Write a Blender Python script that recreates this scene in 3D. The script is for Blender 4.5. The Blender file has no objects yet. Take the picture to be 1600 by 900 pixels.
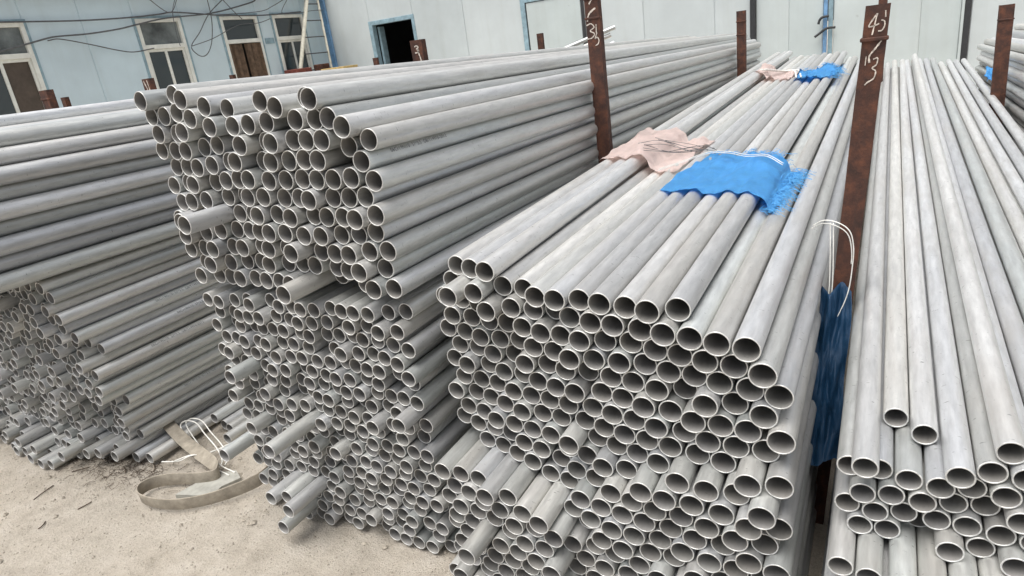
import bpy, bmesh, math, random
import numpy as np
from mathutils import Vector, Matrix, Quaternion

scene = bpy.context.scene
col = scene.collection
rng = np.random.default_rng(7)
random.seed(7)

# ------------------------------------------------------------------ camera
EYE = 1.45
FPX = 1032.0                                   # focal length for a 1600 px wide picture
_d = np.array([390, 2850, FPX]); _d /= np.linalg.norm(_d)          # world down in camera axes
_p = np.array([592, -455, FPX]); _p -= _d * (_p @ _d); _p /= np.linalg.norm(_p)   # along the pipes
_x = np.cross(_d, _p)
RW = np.array([_x, _p, -_d])
cam_d = bpy.data.cameras.new('camera')
cam = bpy.data.objects.new('camera', cam_d)
col.objects.link(cam)
scene.camera = cam
cam_d.sensor_width = 36
cam_d.lens = 36 * FPX / 1600
cam_d.clip_start = .02
cam_d.clip_end = 500
m = Matrix.Identity(4)
for i in range(3):
    m[i][0] = RW[i, 0]; m[i][1] = -RW[i, 1]; m[i][2] = -RW[i, 2]
m[2][3] = EYE
cam.matrix_world = m

def project(P):
    q = RW.T @ (np.array(P, float) - [0, 0, EYE])
    return 800 + FPX * q[0] / q[2], 450 + FPX * q[1] / q[2], q[2]

# ------------------------------------------------------------------ sky, sun, exposure
world = bpy.data.worlds.new('World')
scene.world = world
world.use_nodes = True
wn, wl = world.node_tree.nodes, world.node_tree.links
wn.clear()
sky = wn.new('ShaderNodeTexSky'); sky.sky_type = 'NISHITA'; sky.sun_disc = False
SUN_EL, SUN_ROT = math.radians(72), math.radians(200)
sky.sun_elevation = SUN_EL; sky.sun_rotation = SUN_ROT
sky.air_density = 1.0; sky.dust_density = 3.0; sky.ozone_density = 1.0
hs = wn.new('ShaderNodeHueSaturation'); hs.inputs['Saturation'].default_value = .30
bg = wn.new('ShaderNodeBackground'); bg.inputs['Strength'].default_value = .052
wo = wn.new('ShaderNodeOutputWorld')
wl.new(sky.outputs[0], hs.inputs['Color']); wl.new(hs.outputs[0], bg.inputs['Color']); wl.new(bg.outputs[0], wo.inputs[0])
sun_d = bpy.data.lights.new('sun', 'SUN')
sun_d.energy = 1.5; sun_d.angle = math.radians(50); sun_d.color = (1, .97, .93)
sun = bpy.data.objects.new('sun', sun_d); col.objects.link(sun)
sv = Vector((math.sin(SUN_ROT) * math.cos(SUN_EL), math.cos(SUN_ROT) * math.cos(SUN_EL), math.sin(SUN_EL)))
sun.rotation_euler = sv.to_track_quat('Z', 'Y').to_euler()
sun.location = (0, 0, 20)
scene.view_settings.view_transform = 'Standard'
scene.view_settings.look = 'None'
scene.view_settings.exposure = 1.66
scene.view_settings.gamma = 1
scene.view_settings.use_curve_mapping = False

# ------------------------------------------------------------------ helpers
def tag(o, label=None, cat=None, group=None, kind=None):
    if label: o['label'] = label
    if cat: o['category'] = cat
    if group: o['group'] = group
    if kind: o['kind'] = kind
    return o

def link(name, me, parent=None, mat=None):
    o = bpy.data.objects.new(name, me)
    col.objects.link(o)
    if parent is not None: o.parent = parent
    if mat is not None and me is not None and len(me.materials) == 0: me.materials.append(mat)
    return o

def empty(name, loc=(0, 0, 0), parent=None):
    o = bpy.data.objects.new(name, None); col.objects.link(o); o.location = loc
    o.empty_display_size = .05
    if parent is not None: o.parent = parent
    return o

def bm_box(bm, x0, x1, y0, y1, z0, z1):
    v = [bm.verts.new(c) for c in ((x0,y0,z0),(x1,y0,z0),(x1,y1,z0),(x0,y1,z0),(x0,y0,z1),(x1,y0,z1),(x1,y1,z1),(x0,y1,z1))]
    for f in ((0,3,2,1),(4,5,6,7),(0,1,5,4),(1,2,6,5),(2,3,7,6),(3,0,4,7)):
        bm.faces.new([v[i] for i in f])

def bm_mesh(bm, name, bevel=0, seg=1, smooth=False):
    if bevel:
        bmesh.ops.bevel(bm, geom=list(bm.edges), offset=bevel, segments=seg, affect='EDGES', clamp_overlap=True)
    bmesh.ops.recalc_face_normals(bm, faces=list(bm.faces))
    if smooth:
        for f in bm.faces: f.smooth = True
    me = bpy.data.meshes.new(name); bm.to_mesh(me); bm.free()
    return me

def boxes(name, rects, mat, parent=None, bevel=0, seg=1):
    bm = bmesh.new()
    for r in rects: bm_box(bm, *r)
    return link(name, bm_mesh(bm, name, bevel, seg), parent, mat)

def smooth_path(pts, n=8):
    P = [np.array(p, float) for p in pts]
    P = [2 * P[0] - P[1]] + P + [2 * P[-1] - P[-2]]
    out = []
    for i in range(1, len(P) - 2):
        for k in range(n):
            t = k / n
            a, b, c, e = P[i-1], P[i], P[i+1], P[i+2]
            out.append(.5 * ((2*b) + (-a + c)*t + (2*a - 5*b + 4*c - e)*t*t + (-a + 3*b - 3*c + e)*t**3))
    out.append(P[-2])
    return out

def bm_tube(bm, pts, r, sides=6, cap=True):
    pts = [Vector(p) for p in pts]
    rings = []
    up = Vector((.13, .21, .97))
    for i, p in enumerate(pts):
        t = (pts[min(i+1, len(pts)-1)] - pts[max(i-1, 0)]).normalized()
        a = t.cross(up)
        if a.length < 1e-3: a = t.cross(Vector((1, 0, 0)))
        a.normalize(); b = t.cross(a)
        rr = r[i] if hasattr(r, '__len__') else r
        rings.append([bm.verts.new(p + rr * (math.cos(2*math.pi*k/sides) * a + math.sin(2*math.pi*k/sides) * b)) for k in range(sides)])
    for i in range(len(rings) - 1):
        for k in range(sides):
            f = bm.faces.new([rings[i][k], rings[i][(k+1) % sides], rings[i+1][(k+1) % sides], rings[i+1][k]])
            f.smooth = True
    if cap:
        bm.faces.new(rings[0]); bm.faces.new(rings[-1])

def tubes(name, paths, r, mat, parent=None, sides=6):
    bm = bmesh.new()
    for p in paths: bm_tube(bm, p, r, sides)
    return link(name, bm_mesh(bm, name), parent, mat)

# ------------------------------------------------------------------ materials
class NT:
    def __init__(s, name):
        s.m = bpy.data.materials.new(name); s.m.use_nodes = True
        s.n = s.m.node_tree.nodes; s.l = s.m.node_tree.links
        s.b = s.n['Principled BSDF']
    def node(s, t, **kw):
        n = s.n.new(t)
        for k, v in kw.items(): setattr(n, k, v)
        return n
    def val(s, sock, v):
        if hasattr(v, 'is_linked') or hasattr(v, 'links'): s.l.new(v, sock)
        else: sock.default_value = v
    def noise(s, vec, scale, detail=4, rough=.6):
        n = s.node('ShaderNodeTexNoise'); n.inputs['Scale'].default_value = scale
        n.inputs['Detail'].default_value = detail; n.inputs['Roughness'].default_value = rough
        if vec is not None: s.l.new(vec, n.inputs['Vector'])
        return n.outputs['Fac']
    def ramp(s, fac, stops):
        n = s.node('ShaderNodeValToRGB'); e = n.color_ramp.elements
        while len(e) < len(stops): e.new(.5)
        for i, (p, c) in enumerate(stops):
            e[i].position = p; e[i].color = c if len(c) == 4 else (*c, 1)
        s.l.new(fac, n.inputs[0]); return n.outputs[0]
    def math(s, op, a, b=0., clamp=False):
        n = s.node('ShaderNodeMath', operation=op, use_clamp=clamp)
        s.val(n.inputs[0], a); s.val(n.inputs[1], b); return n.outputs[0]
    def mix(s, fac, a, b, mode='MIX'):
        n = s.node('ShaderNodeMix', data_type='RGBA', blend_type=mode)
        s.val(n.inputs[0], fac); s.val(n.inputs[6], a if not isinstance(a, tuple) else (*a, 1)); s.val(n.inputs[7], b if not isinstance(b, tuple) else (*b, 1))
        return n.outputs[2]
    def coord(s, scale=(1, 1, 1), offset=None):
        c = s.node('ShaderNodeTexCoord').outputs['Object']
        if offset is not None:
            a = s.node('ShaderNodeVectorMath', operation='ADD'); s.l.new(c, a.inputs[0]); s.l.new(offset, a.inputs[1]); c = a.outputs[0]
        mp = s.node('ShaderNodeMapping'); mp.inputs['Scale'].default_value = scale
        s.l.new(c, mp.inputs[0]); return mp.outputs[0]
    def bump(s, h, strength, dist):
        n = s.node('ShaderNodeBump'); n.inputs['Strength'].default_value = strength; n.inputs['Distance'].default_value = dist
        s.l.new(h, n.inputs['Height']); s.l.new(n.outputs[0], s.b.inputs['Normal'])
    def set(s, color=None, rough=None, metal=None, spec=None):
        if color is not None: s.val(s.b.inputs['Base Color'], color if not isinstance(color, tuple) else (*color, 1))
        if rough is not None: s.val(s.b.inputs['Roughness'], rough)
        if metal is not None: s.val(s.b.inputs['Metallic'], metal)
        if spec is not None: s.val(s.b.inputs['Specular IOR Level'], spec)
        return s.m

def simple(name, color, rough=.6, metal=0., var=.25, scale=8., bump=0., bscale=60.):
    t = NT(name)
    c = t.coord()
    n = t.noise(c, scale, 6, .65)
    dark = tuple(v * (1 - var) for v in color); light = tuple(min(1, v * (1 + var * .6)) for v in color)
    t.set(t.ramp(n, [(.3, dark), (.7, light)]), rough, metal)
    if bump: t.bump(t.noise(c, bscale, 4), 1, bump)
    return t.m

def pipe_material(name, rim=False, inner=False):
    t = NT(name)
    oi = t.node('ShaderNodeObjectInfo').outputs['Random']
    isl = t.node('ShaderNodeNewGeometry').outputs['Random Per Island']
    r = t.math('FRACT', t.math('ADD', t.math('MULTIPLY', oi, 1.0), isl))
    r2 = t.math('FRACT', t.math('MULTIPLY', r, 17.3))
    cmb = t.node('ShaderNodeCombineXYZ')
    for i, k in enumerate((13.7, 31.1, 7.9)): t.l.new(t.math('MULTIPLY', r, k), cmb.inputs[i])
    off = cmb.outputs[0]
    streak = t.noise(t.coord((26, 1.2, 26), off), 1, 5, .6)
    blotch = t.noise(t.coord((5, 1.4, 5), off), 1, 6, .7)
    fine = t.noise(t.coord((300, 90, 300), off), 1, 3, .7)
    mott = t.noise(t.coord((85, 12, 85), off), 1, 5, .72)
    tint = t.ramp(r, [(0, (.62, .62, .595)), (.25, (.59, .615, .605)), (.5, (.65, .64, .61)), (.75, (.60, .615, .635)), (1, (.64, .64, .63))])
    v = t.math('ADD', .74, t.math('MULTIPLY', r2, .36))
    v = t.math('MULTIPLY', v, t.math('ADD', .76, t.math('MULTIPLY', streak, .48)))
    v = t.math('MULTIPLY', v, t.math('ADD', .68, t.math('MULTIPLY', mott, .64)))
    vc = t.node('ShaderNodeCombineColor')
    for i in range(3): t.l.new(v, vc.inputs[i])
    c = t.mix(1., tint, vc.outputs[0], 'MULTIPLY')
    dust = t.math('MULTIPLY', t.math('SUBTRACT', blotch, .48, True), 2.4, True)
    c = t.mix(t.math('MULTIPLY', dust, .8), c, (.53, .50, .455))
    smud = t.noise(t.coord((38, 9, 38), off), 1, 6, .75)
    sm = t.math('MULTIPLY', t.math('SUBTRACT', smud, .62, True), 6, True)
    c = t.mix(t.math('MULTIPLY', sm, .5), c, (.12, .115, .105))
    scr = t.noise(t.coord((70, 210, 70), off), 1, 2, .5)
    sc = t.math('MULTIPLY', t.math('SUBTRACT', scr, .69, True), 14, True)
    c = t.mix(t.math('MULTIPLY', sc, .7), c, (.09, .09, .085))
    if rim:
        c = t.mix(t.math('MULTIPLY', r2, .4), c, (.66, .65, .62))
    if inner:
        c = t.mix(.75, c, (.15, .138, .125))  # dusty bore, its colour also darkened for the shade inside the pipe
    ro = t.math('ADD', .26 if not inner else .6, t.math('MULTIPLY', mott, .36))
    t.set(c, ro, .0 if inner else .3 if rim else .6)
    h = t.math('ADD', t.math('ADD', t.math('MULTIPLY', fine, .35), streak), t.math('MULTIPLY', mott, .5))
    t.bump(h, .35, .0012)
    return t.m

M = {}
M['pipe'] = pipe_material('pickled_steel')
M['rim'] = pipe_material('cut_steel_rim', True)
M['bore'] = pipe_material('dusty_shaded_pipe_bore', False, True)

def rust_material():
    t = NT('rusty_steel')
    c = t.coord((1, 1, 1))
    n = t.noise(c, 22, 8, .7); n2 = t.noise(c, 90, 6, .7); n3 = t.noise(t.coord((60, 60, 6)), 1, 5, .6)
    k = t.ramp(n, [(.3, (.022, .013, .011)), (.48, (.065, .027, .018)), (.70, (.15, .055, .028))])
    k = t.mix(t.math('MULTIPLY', t.math('SUBTRACT', n3, .5, True), 2.6, True), k, (.05, .028, .022))
    k = t.mix(t.math('MULTIPLY', t.math('SUBTRACT', n2, .6, True), 3, True), k, (.21, .09, .05))
    t.set(k, .82, .1)
    t.bump(n2, .8, .002)
    return t.m
M['rust'] = rust_material()
M['mark'] = simple('white_paint_mark', (.60, .53, .46), .85, 0, .6, 130)

def wall_material(name, base):
    t = NT(name)
    c = t.coord()
    oi = t.node('ShaderNodeObjectInfo').outputs['Random']
    n = t.noise(c, 1.1, 5, .6); s = t.noise(t.coord((6, 6, .45)), 1, 5, .65); f = t.noise(c, 40, 4)
    d = tuple(v * .86 for v in base); l = tuple(min(1, v * 1.06) for v in base)
    k = t.ramp(n, [(.3, d), (.7, l)])
    k = t.mix(t.math('MULTIPLY', t.math('SUBTRACT', s, .5, True), 1.1, True), k, (base[0]*.72, base[1]*.70, base[2]*.64))
    k = t.mix(t.math('MULTIPLY', oi, .10), k, (.9, .92, .92))
    sp = t.noise(c, 9, 2, .5)
    k = t.mix(t.math('MULTIPLY', t.math('SUBTRACT', sp, .74, True), 5, True), k, (.2, .19, .17))
    t.set(k, .5, 0)
    t.bump(n, .4, .02)
    return t.m
M['wall_blue'] = wall_material('pale_blue_panel', (.54, .665, .725))
M['wall_grey'] = wall_material('pale_grey_panel', (.50, .55, .56))
M['wall_gate'] = wall_material('gate_panel', (.50, .56, .56))
M['blue_trim'] = simple('blue_trim', (.17, .33, .55), .5, 0, .35, 12)
M['grey_blue_trim'] = simple('grey_blue_trim', (.26, .38, .44), .5, 0, .35, 12)
M['white_frame'] = simple('white_plastic_frame', (.74, .75, .70), .45, 0, .14, 9)
M['glass'] = NT('dark_glass').set((.035, .045, .05), .09, 0, .6)
M['glass_reflection'] = simple('painted_reflection_glass', (.16, .18, .18), .25, 0, .75, 2.2)  # grey reflection on the upper panes, painted as patchy colour
M['board_brown'] = simple('brown_blind', (.085, .065, .05), .7, 0, .3, 10)
M['curtain'] = simple('brown_curtain', (.13, .085, .055), .85, 0, .55, 14, .002)
M['black'] = simple('black_steel_and_gaps', (.03, .032, .035), .55, 0, .3, 20)  # steel of the latch; also paints the dark gaps at door and gate
M['interior'] = simple('dim_interior', (.03, .032, .035), .8, 0, .3, 4)  # near-black colour paints in the darkness of the unlit rooms
M['roof'] = simple('grey_roof_sheet', (.22, .23, .24), .6, 0, .3, 4)
M['cable'] = simple('grey_cable', (.10, .105, .11), .6, 0, .3, 20)
M['string'] = simple('white_string', (.78, .77, .72), .7, 0, .2, 40)
M['cream'] = simple('cream_paint', (.66, .63, .52), .5, 0, .25, 12)
M['yellow'] = simple('yellow_timber', (.52, .38, .16), .7, 0, .4, 16)
M['redbox'] = simple('dull_red_paint', (.20, .055, .04), .7, 0, .5, 22)
M['twig'] = simple('dry_twig', (.09, .065, .045), .9, 0, .4, 60)
M['flake'] = simple('grey_cement_scrap', (.34, .335, .30), .9, 0, .3, 18, .002)
M['ink'] = NT('black_ink').set((.10, .10, .105), .6)

def cloth_material(name, base, weave=900):
    t = NT(name)
    c = t.coord()
    n = t.noise(c, 14, 6, .65)
    w1 = t.node('ShaderNodeTexWave', bands_direction='X'); w1.inputs['Scale'].default_value = weave / 6; t.l.new(c, w1.inputs[0])
    w2 = t.node('ShaderNodeTexWave', bands_direction='Y'); w2.inputs['Scale'].default_value = weave / 6; t.l.new(c, w2.inputs[0])
    k = t.ramp(n, [(.3, tuple(v * .86 for v in base)), (.7, tuple(min(1, v * 1.08) for v in base))])
    t.set(k, .5, 0)
    t.bump(t.math('ADD', n, t.math('MULTIPLY', t.math('ADD', w1.outputs[1], w2.outputs[1]), .12)), .5, .004)
    return t.m
M['tarp'] = cloth_material('blue_woven_plastic', (.10, .40, .78))
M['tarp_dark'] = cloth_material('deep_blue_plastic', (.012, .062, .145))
M['pink'] = cloth_material('faded_pink_cloth', (.80, .67, .63))
M['strap'] = simple('dirty_webbing', (.35, .31, .25), .9, 0, .35, 30, .0015, 400)

def ground_material():
    t = NT('sandy_ground')
    c = t.coord()
    big = t.noise(c, 1.3, 5, .6); mid = t.noise(c, 9, 8, .72); fine = t.noise(c, 130, 6, .75); grit = t.noise(c, 420, 3, .6)
    k = t.ramp(mid, [(.28, (.40, .35, .285)), (.5, (.56, .50, .42)), (.72, (.68, .62, .54))])
    k = t.mix(t.math('MULTIPLY', t.math('SUBTRACT', big, .45, True), 1.8, True), k, (.53, .49, .43))
    k = t.mix(t.math('MULTIPLY', t.math('SUBTRACT', fine, .53, True), 5, True), k, (.24, .20, .155))
    k = t.mix(t.math('MULTIPLY', t.math('SUBTRACT', grit, .56, True), 7, True), k, (.76, .71, .63))
    t.set(k, .95, 0, .2)
    t.bump(t.math('ADD', t.math('ADD', mid, t.math('MULTIPLY', fine, .8)), t.math('MULTIPLY', grit, .35)), 1., .016)
    return t.m
M['ground'] = ground_material()
M['stone'] = simple('pebble', (.38, .34, .28), .9, 0, .45, 30)

# ------------------------------------------------------------------ ground
def vnoise(x, y, seed):
    r = np.random.default_rng(seed); g = r.random((64, 64))
    xi = np.floor(x).astype(int); yi = np.floor(y).astype(int)
    fx = x - xi; fy = y - yi; fx = fx*fx*(3-2*fx); fy = fy*fy*(3-2*fy)
    a = g[xi % 64, yi % 64]; b = g[(xi+1) % 64, yi % 64]; c = g[xi % 64, (yi+1) % 64]; d = g[(xi+1) % 64, (yi+1) % 64]
    return (a*(1-fx)+b*fx)*(1-fy) + (c*(1-fx)+d*fx)*fy
def ground_z(x, y):
    x = np.asarray(x, float); y = np.asarray(y, float)
    z = (vnoise(x*3, y*3, 1)-.5)*.012 + (vnoise(x*11, y*11, 2)-.5)*.008 + (vnoise(x*37, y*37, 3)-.5)*.005 + (vnoise(x*80, y*80, 4)-.5)*.003
    return z - .012
xs = np.concatenate([np.linspace(-60, -5, 20), np.arange(-4.4, -.8, .012), np.linspace(-.6, 60, 24)])
ys = np.concatenate([np.linspace(-40, -.5, 16), np.arange(.3, 2.2, .012), np.linspace(2.4, 80, 30)])
GX, GY = np.meshgrid(xs, ys, indexing='ij')
GZ = ground_z(GX, GY)
nv = GX.shape
idx = np.arange(nv[0]*nv[1]).reshape(nv)
quads = np.stack([idx[:-1, :-1], idx[1:, :-1], idx[1:, 1:], idx[:-1, 1:]], -1).reshape(-1, 4)
gm = bpy.data.meshes.new('ground')
gm.from_pydata(np.stack([GX, GY, GZ], -1).reshape(-1, 3).tolist(), [], quads.tolist())
gm.polygons.foreach_set('use_smooth', [True]*len(gm.polygons))
tag(link('ground', gm, None, M['ground']), 'dusty sandy beige yard ground littered with grit', None, None, 'structure')

# ------------------------------------------------------------------ buildings
XW, YW = -9.112, 10.0
bev = .010
bl = empty('side_building', (XW, 7.3, 0))
tag(bl, 'pale blue panelled building with white framed windows and loose cables on its wall', 'building')
bl_mw = Matrix.Translation(bl.location)
def in_bl(o):
    o.parent = bl; o.matrix_parent_inverse = bl_mw.inverted(); return o
WINS = [(4.08, 4.83), (6.26, 6.98), (7.67, 8.42), (8.74, 9.46)]
SILL, TOPW = .95, 2.50
def lpanel(y0, y1, z0, z1):
    in_bl(boxes('wall_panel', [(XW-.06, XW, y0+.0005, y1-.0005, z0, z1)], M['wall_blue'], None, bev))
EAVE = 2.80
pe = [-.5, .5, 1.5, 2.5, 3.3, 4.08]
for a, b in zip(pe[:-1], pe[1:]): lpanel(a, b, -.05, EAVE)
for a, b in [(4.83, 5.53), (5.53, 6.26), (6.98, 7.67), (8.42, 8.74), (9.46, YW-.001)]: lpanel(a, b, -.05, EAVE)
for i, (a, b) in enumerate(WINS):
    lpanel(a, b, TOPW+.001, EAVE)
    if i != 2: lpanel(a, b, -.05, SILL-.001)
FR = .055
for i, (a, b) in enumerate(WINS):
    zb = SILL if i != 2 else .02
    rects = [(XW-.05, XW+.02, a+.004, a+FR, zb, TOPW-.003), (XW-.05, XW+.02, b-FR, b-.004, zb, TOPW-.003),
             (XW-.05, XW+.02, a+FR, b-FR, TOPW-FR, TOPW-.003), (XW-.05, XW+.02, a+FR, b-FR, 2.09, 2.15)]
    if i != 2: rects.append((XW-.05, XW+.02, a+FR, b-FR, zb, zb+FR))
    w = in_bl(boxes('window' if i != 2 else 'doorway', rects, M['white_frame'], None, .004))
    boxes('pane', [(XW-.028, XW-.02, a+FR, b-FR, 2.15, TOPW-FR)], M['glass_reflection'] if i < 2 else M['glass'], w)
    # trim flashing round the opening
    boxes('flashing', [(XW+.001, XW+.012, a-.03, a+.002, zb, TOPW+.03), (XW+.001, XW+.012, b-.002, b+.03, zb, TOPW+.03), (XW+.001, XW+.012, a+.003, b-.003, TOPW-.002, TOPW+.03)], M['grey_blue_trim'], w)
    if i != 2:
        mid = (a + b) / 2 + (.0 if i != 0 else -.02)
        s1 = [(XW-.03, XW-.005, a+FR, a+FR+.035, zb+FR, 2.09), (XW-.03, XW-.005, mid-.02, mid+.02, zb+FR, 2.09),
              (XW-.03, XW-.005, a+FR+.035, mid-.02, 2.055, 2.09), (XW-.03, XW-.005, mid+.02, b-FR, 2.055, 2.09), (XW-.03, XW-.005, b-FR-.03, b-FR, zb+FR, 2.055)]
        boxes('sash', s1, M['white_frame'], w, .003)
        boxes('pane', [(XW-.026, XW-.02, a+FR+.035, mid-.02, zb+FR, 2.055)], M['glass'], w)
        boxes('pane', [(XW-.036, XW-.031, mid+.02, b-FR-.03, zb+FR, 2.055)], M['board_brown'] if i == 0 else M['glass'], w)
    else:
        # two halves of a heavy brown curtain, pleated
        for c0, c1 in ((a+FR, (a+b)/2-.03), ((a+b)/2-.01, b-FR)):
            bm = bmesh.new(); n = 36; prev = None
            for k in range(n+1):
                u = k/n; y = c0+(c1-c0)*u
                x = XW + .0 + .022*math.sin(u*17+c0*9) + .008*math.sin(u*41)
                cur = [bm.verts.new((x + (.01*math.sin(3*u) if z < 1 else 0), y + .03*(1-u)*(z < 1.5), z)) for z in (.03, .8, 1.5, 2.08)]
                if prev:
                    for q in range(3):
                        f = bm.faces.new([prev[q], cur[q], cur[q+1], prev[q+1]]); f.smooth = True
                prev = cur
            link('curtain', bm_mesh(bm, 'curtain'), w, M['curtain'])
# room behind the openings, its darkness put into the near-black partition
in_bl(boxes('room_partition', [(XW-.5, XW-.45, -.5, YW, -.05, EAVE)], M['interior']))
rf = in_bl(boxes('roof', [(XW-3, XW+.16, -.6, YW-.002, EAVE+.003, EAVE+.09)], M['roof'], None, .01))
in_bl(boxes('name_plate', [(XW+.002, XW+.012, 8.49, 8.68, 2.05, 2.14)], M['grey_blue_trim']))

bb = empty('workshop_building', (-3.5, YW, 0))
tag(bb, 'pale grey panelled workshop with an open dark doorway and a tall double gate', 'building')
bb_mw = Matrix.Translation(bb.location)
def in_bb(o):
    o.parent = bb; o.matrix_parent_inverse = bb_mw.inverted(); return o
HT = 3.5
def bpanel(x0, x1, z0, z1, mat='wall_grey', y=YW):
    in_bb(boxes('wall_panel', [(x0+.0005, x1-.0005, y, y+.06, z0, z1)], M[mat], None, bev))
bpanel(XW+.001, -8.08, -.05, HT)
D1 = (-8.08, -7.13, 2.19)
bpanel(D1[0], D1[1], D1[2]+.001, HT)
for a, b in [(-7.13, -6.12), (-6.12, -5.06), (-4.0, -3.11), (-3.11, -2.11), (-2.11, -1.64), (.84, 1.85), (1.85, 2.85), (2.85, 3.85), (3.85, 4.85)]: bpanel(a, b, -.05, HT)
bpanel(-5.06, -4.0, 2.16, HT)
# open doorway with a blue frame and a dark room
w = in_bb(boxes('doorway', [(D1[0]-.03, D1[0]+.05, YW-.012, YW+.10, 0, D1[2]+.03), (D1[1]-.04, D1[1]+.02, YW-.012, YW+.10, 0, D1[2]+.03), (D1[0]+.05, D1[1]-.04, YW-.012, YW+.10, D1[2]-.04, D1[2]+.03)], M['grey_blue_trim'], None, .004))
boxes('inner_door', [(D1[0]+.055, D1[0]+.10, YW+.12, YW+.26, .02, 2.12)], M['grey_blue_trim'], w, .004)
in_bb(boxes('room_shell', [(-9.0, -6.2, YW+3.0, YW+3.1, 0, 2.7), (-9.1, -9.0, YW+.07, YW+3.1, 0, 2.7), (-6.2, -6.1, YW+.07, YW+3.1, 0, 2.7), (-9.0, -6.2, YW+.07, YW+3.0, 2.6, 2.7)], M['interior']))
# closed white door with blue frame
w = in_bb(boxes('door', [(-4.97, -4.07, YW-.004, YW+.03, .02, 2.08)], M['wall_gate'], None, .006))
boxes('door_frame', [(-5.065, -4.985, YW-.02, YW+.06, 0, 2.16), (-5.0, -4.05, YW-.018, YW+.055, 2.09, 2.155)], M['grey_blue_trim'], w, .004)
boxes('door_gap_strip', [(-4.985, -4.972, YW-.002, YW+.02, 0, 2.09), (-4.062, -4.02, YW-.002, YW+.02, 0, 2.09)], M['black'], w)  # black strips painting in the dark gaps beside the door leaf
# double gate
for a, b, nm in ((-1.57, -.75, 4), (-.63, .74, 5)):
    g = empty('gate_leaf', ((a+b)/2, YW, 0)); in_bb(g); g.matrix_parent_inverse = bb_mw.inverted()
    n = 2 if nm == 4 else 2
    e = [a, (a+b)/2 if nm == 4 else .33, b]
    for k in range(n):
        o = boxes('gate_panel', [(e[k]+.0006, e[k+1]-.0006, YW+.012, YW+.05, .02, HT-.1)], M['wall_gate'], None, .006)
        o.parent = g; o.matrix_parent_inverse = (bb_mw @ bb_mw.inverted() @ Matrix.Translation(g.location)).inverted()
in_bb(boxes('dark_gate_bar', [(-1.64, -1.575, YW-.05, YW+.06, 0, HT)], M['black'], None, .004))  # black upright at the left edge of the gate
in_bb(boxes('dark_gate_bar', [(.775, .835, YW-.02, YW+.06, 0, HT)], M['black'], None, .004))  # dark gap at the gate's right side, painted in as a black bar
in_bb(boxes('gate_edge_strip', [(.742, .772, YW-.02, YW+.055, 0, HT)], M['wall_gate'], None, .004))
o = in_bb(boxes('gate_edge', [(-.745, -.70, YW-.03, YW+.05, 0, HT)], M['blue_trim'], None, .004))
in_bb(boxes('gate_edge', [(-.69, -.635, YW-.012, YW+.05, 0, HT)], M['grey_blue_trim'], None, .004))
tubes('latch', [smooth_path([(-.80, YW-.06, 1.24), (-.785, YW-.06, 1.29), (-.75, YW-.06, 1.32), (-.68, YW-.05, 1.325)]),
                smooth_path([(-.84, YW-.07, 1.09), (-.78, YW-.06, 1.13), (-.70, YW-.06, 1.18), (-.60, YW-.05, 1.18)])], .016, M['black'], o)
in_bb(boxes('roof', [(XW-.2, 5.2, YW-.25, YW+4, HT+.003, HT+.1)], M['roof'], None, .01))
# blue flashing in the corner between the two buildings
in_bb(boxes('corner_flashing', [(XW+.003, XW+.11, YW-.05, YW-.003, 0, 2.79)], M['blue_trim'], None, .004))

# ------------------------------------------------------------------ pipes
R0, WALL, LEN = .0245, .0027, 6.0
RB, RC, RD, RBIG = .0280, .0268, .0210, .0320
def tube_template(sides, segs, bend=0., bphase=0., length=LEN, R0=R0):
    """open hollow tube along +Y: outer skin, two rims, inner skin; returns verts, quads, material index, sharp flag"""
    V, F, MI = [], [], []
    def ring(y, r):
        k0 = len(V)
        s = bend * math.sin(math.pi * y / length)
        for k in range(sides):
            a = 2*math.pi*k/sides
            V.append((r*math.cos(a) + s*math.cos(bphase), y, r*math.sin(a) + s*math.sin(bphase)))
        return k0
    def join(a, b, mi, flip=False):
        for k in range(sides):
            k2 = (k+1) % sides
            F.append((a+k, a+k2, b+k2, b+k) if flip else (a+k, b+k, b+k2, a+k2)); MI.append(mi)
    ysA = [.0008] + [length*i/segs for i in range(1, segs)] + [length-.0008]
    outer = [ring(y, R0) for y in ysA]
    inner = [ring(y, R0-WALL) for y in ysA]
    fo, fi = ring(0, R0-.0007), ring(0, R0-WALL+.0006)
    bo, bi = ring(length, R0-.0007), ring(length, R0-WALL+.0006)
    for a, b in zip(outer[:-1], outer[1:]): join(a, b, 0)
    for a, b in zip(inner[:-1], inner[1:]): join(a, b, 2, True)
    join(outer[0], fo, 1, True); join(fo, fi, 1, True); join(fi, inner[0], 1, True)
    join(outer[-1], bo, 1); join(bo, bi, 1); join(bi, inner[-1], 1)
    return np.array(V), np.array(F), np.array(MI)

def make_tube_mesh(name, V, F, MI):
    me = bpy.data.meshes.new(name)
    me.from_pydata(V.tolist(), [], F.tolist())
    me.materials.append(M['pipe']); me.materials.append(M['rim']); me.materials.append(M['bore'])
    me.polygons.foreach_set('material_index', MI.tolist())
    sm = (MI != 1)
    me.polygons.foreach_set('use_smooth', sm.tolist())
    # sharp edge where skin meets rim
    import collections
    em = collections.defaultdict(list)
    for fi_, f in enumerate(F.tolist()):
        for a, b in zip(f, f[1:]+f[:1]): em[(min(a, b), max(a, b))].append(MI[fi_])
    sh = [len(set(em[tuple(sorted(e.vertices))])) > 1 for e in me.edges]
    at = me.attributes.new('sharp_edge', 'BOOLEAN', 'EDGE') if 'sharp_edge' not in me.attributes else me.attributes['sharp_edge']
    at.data.foreach_set('value', sh)
    me.update()
    return me

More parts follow.
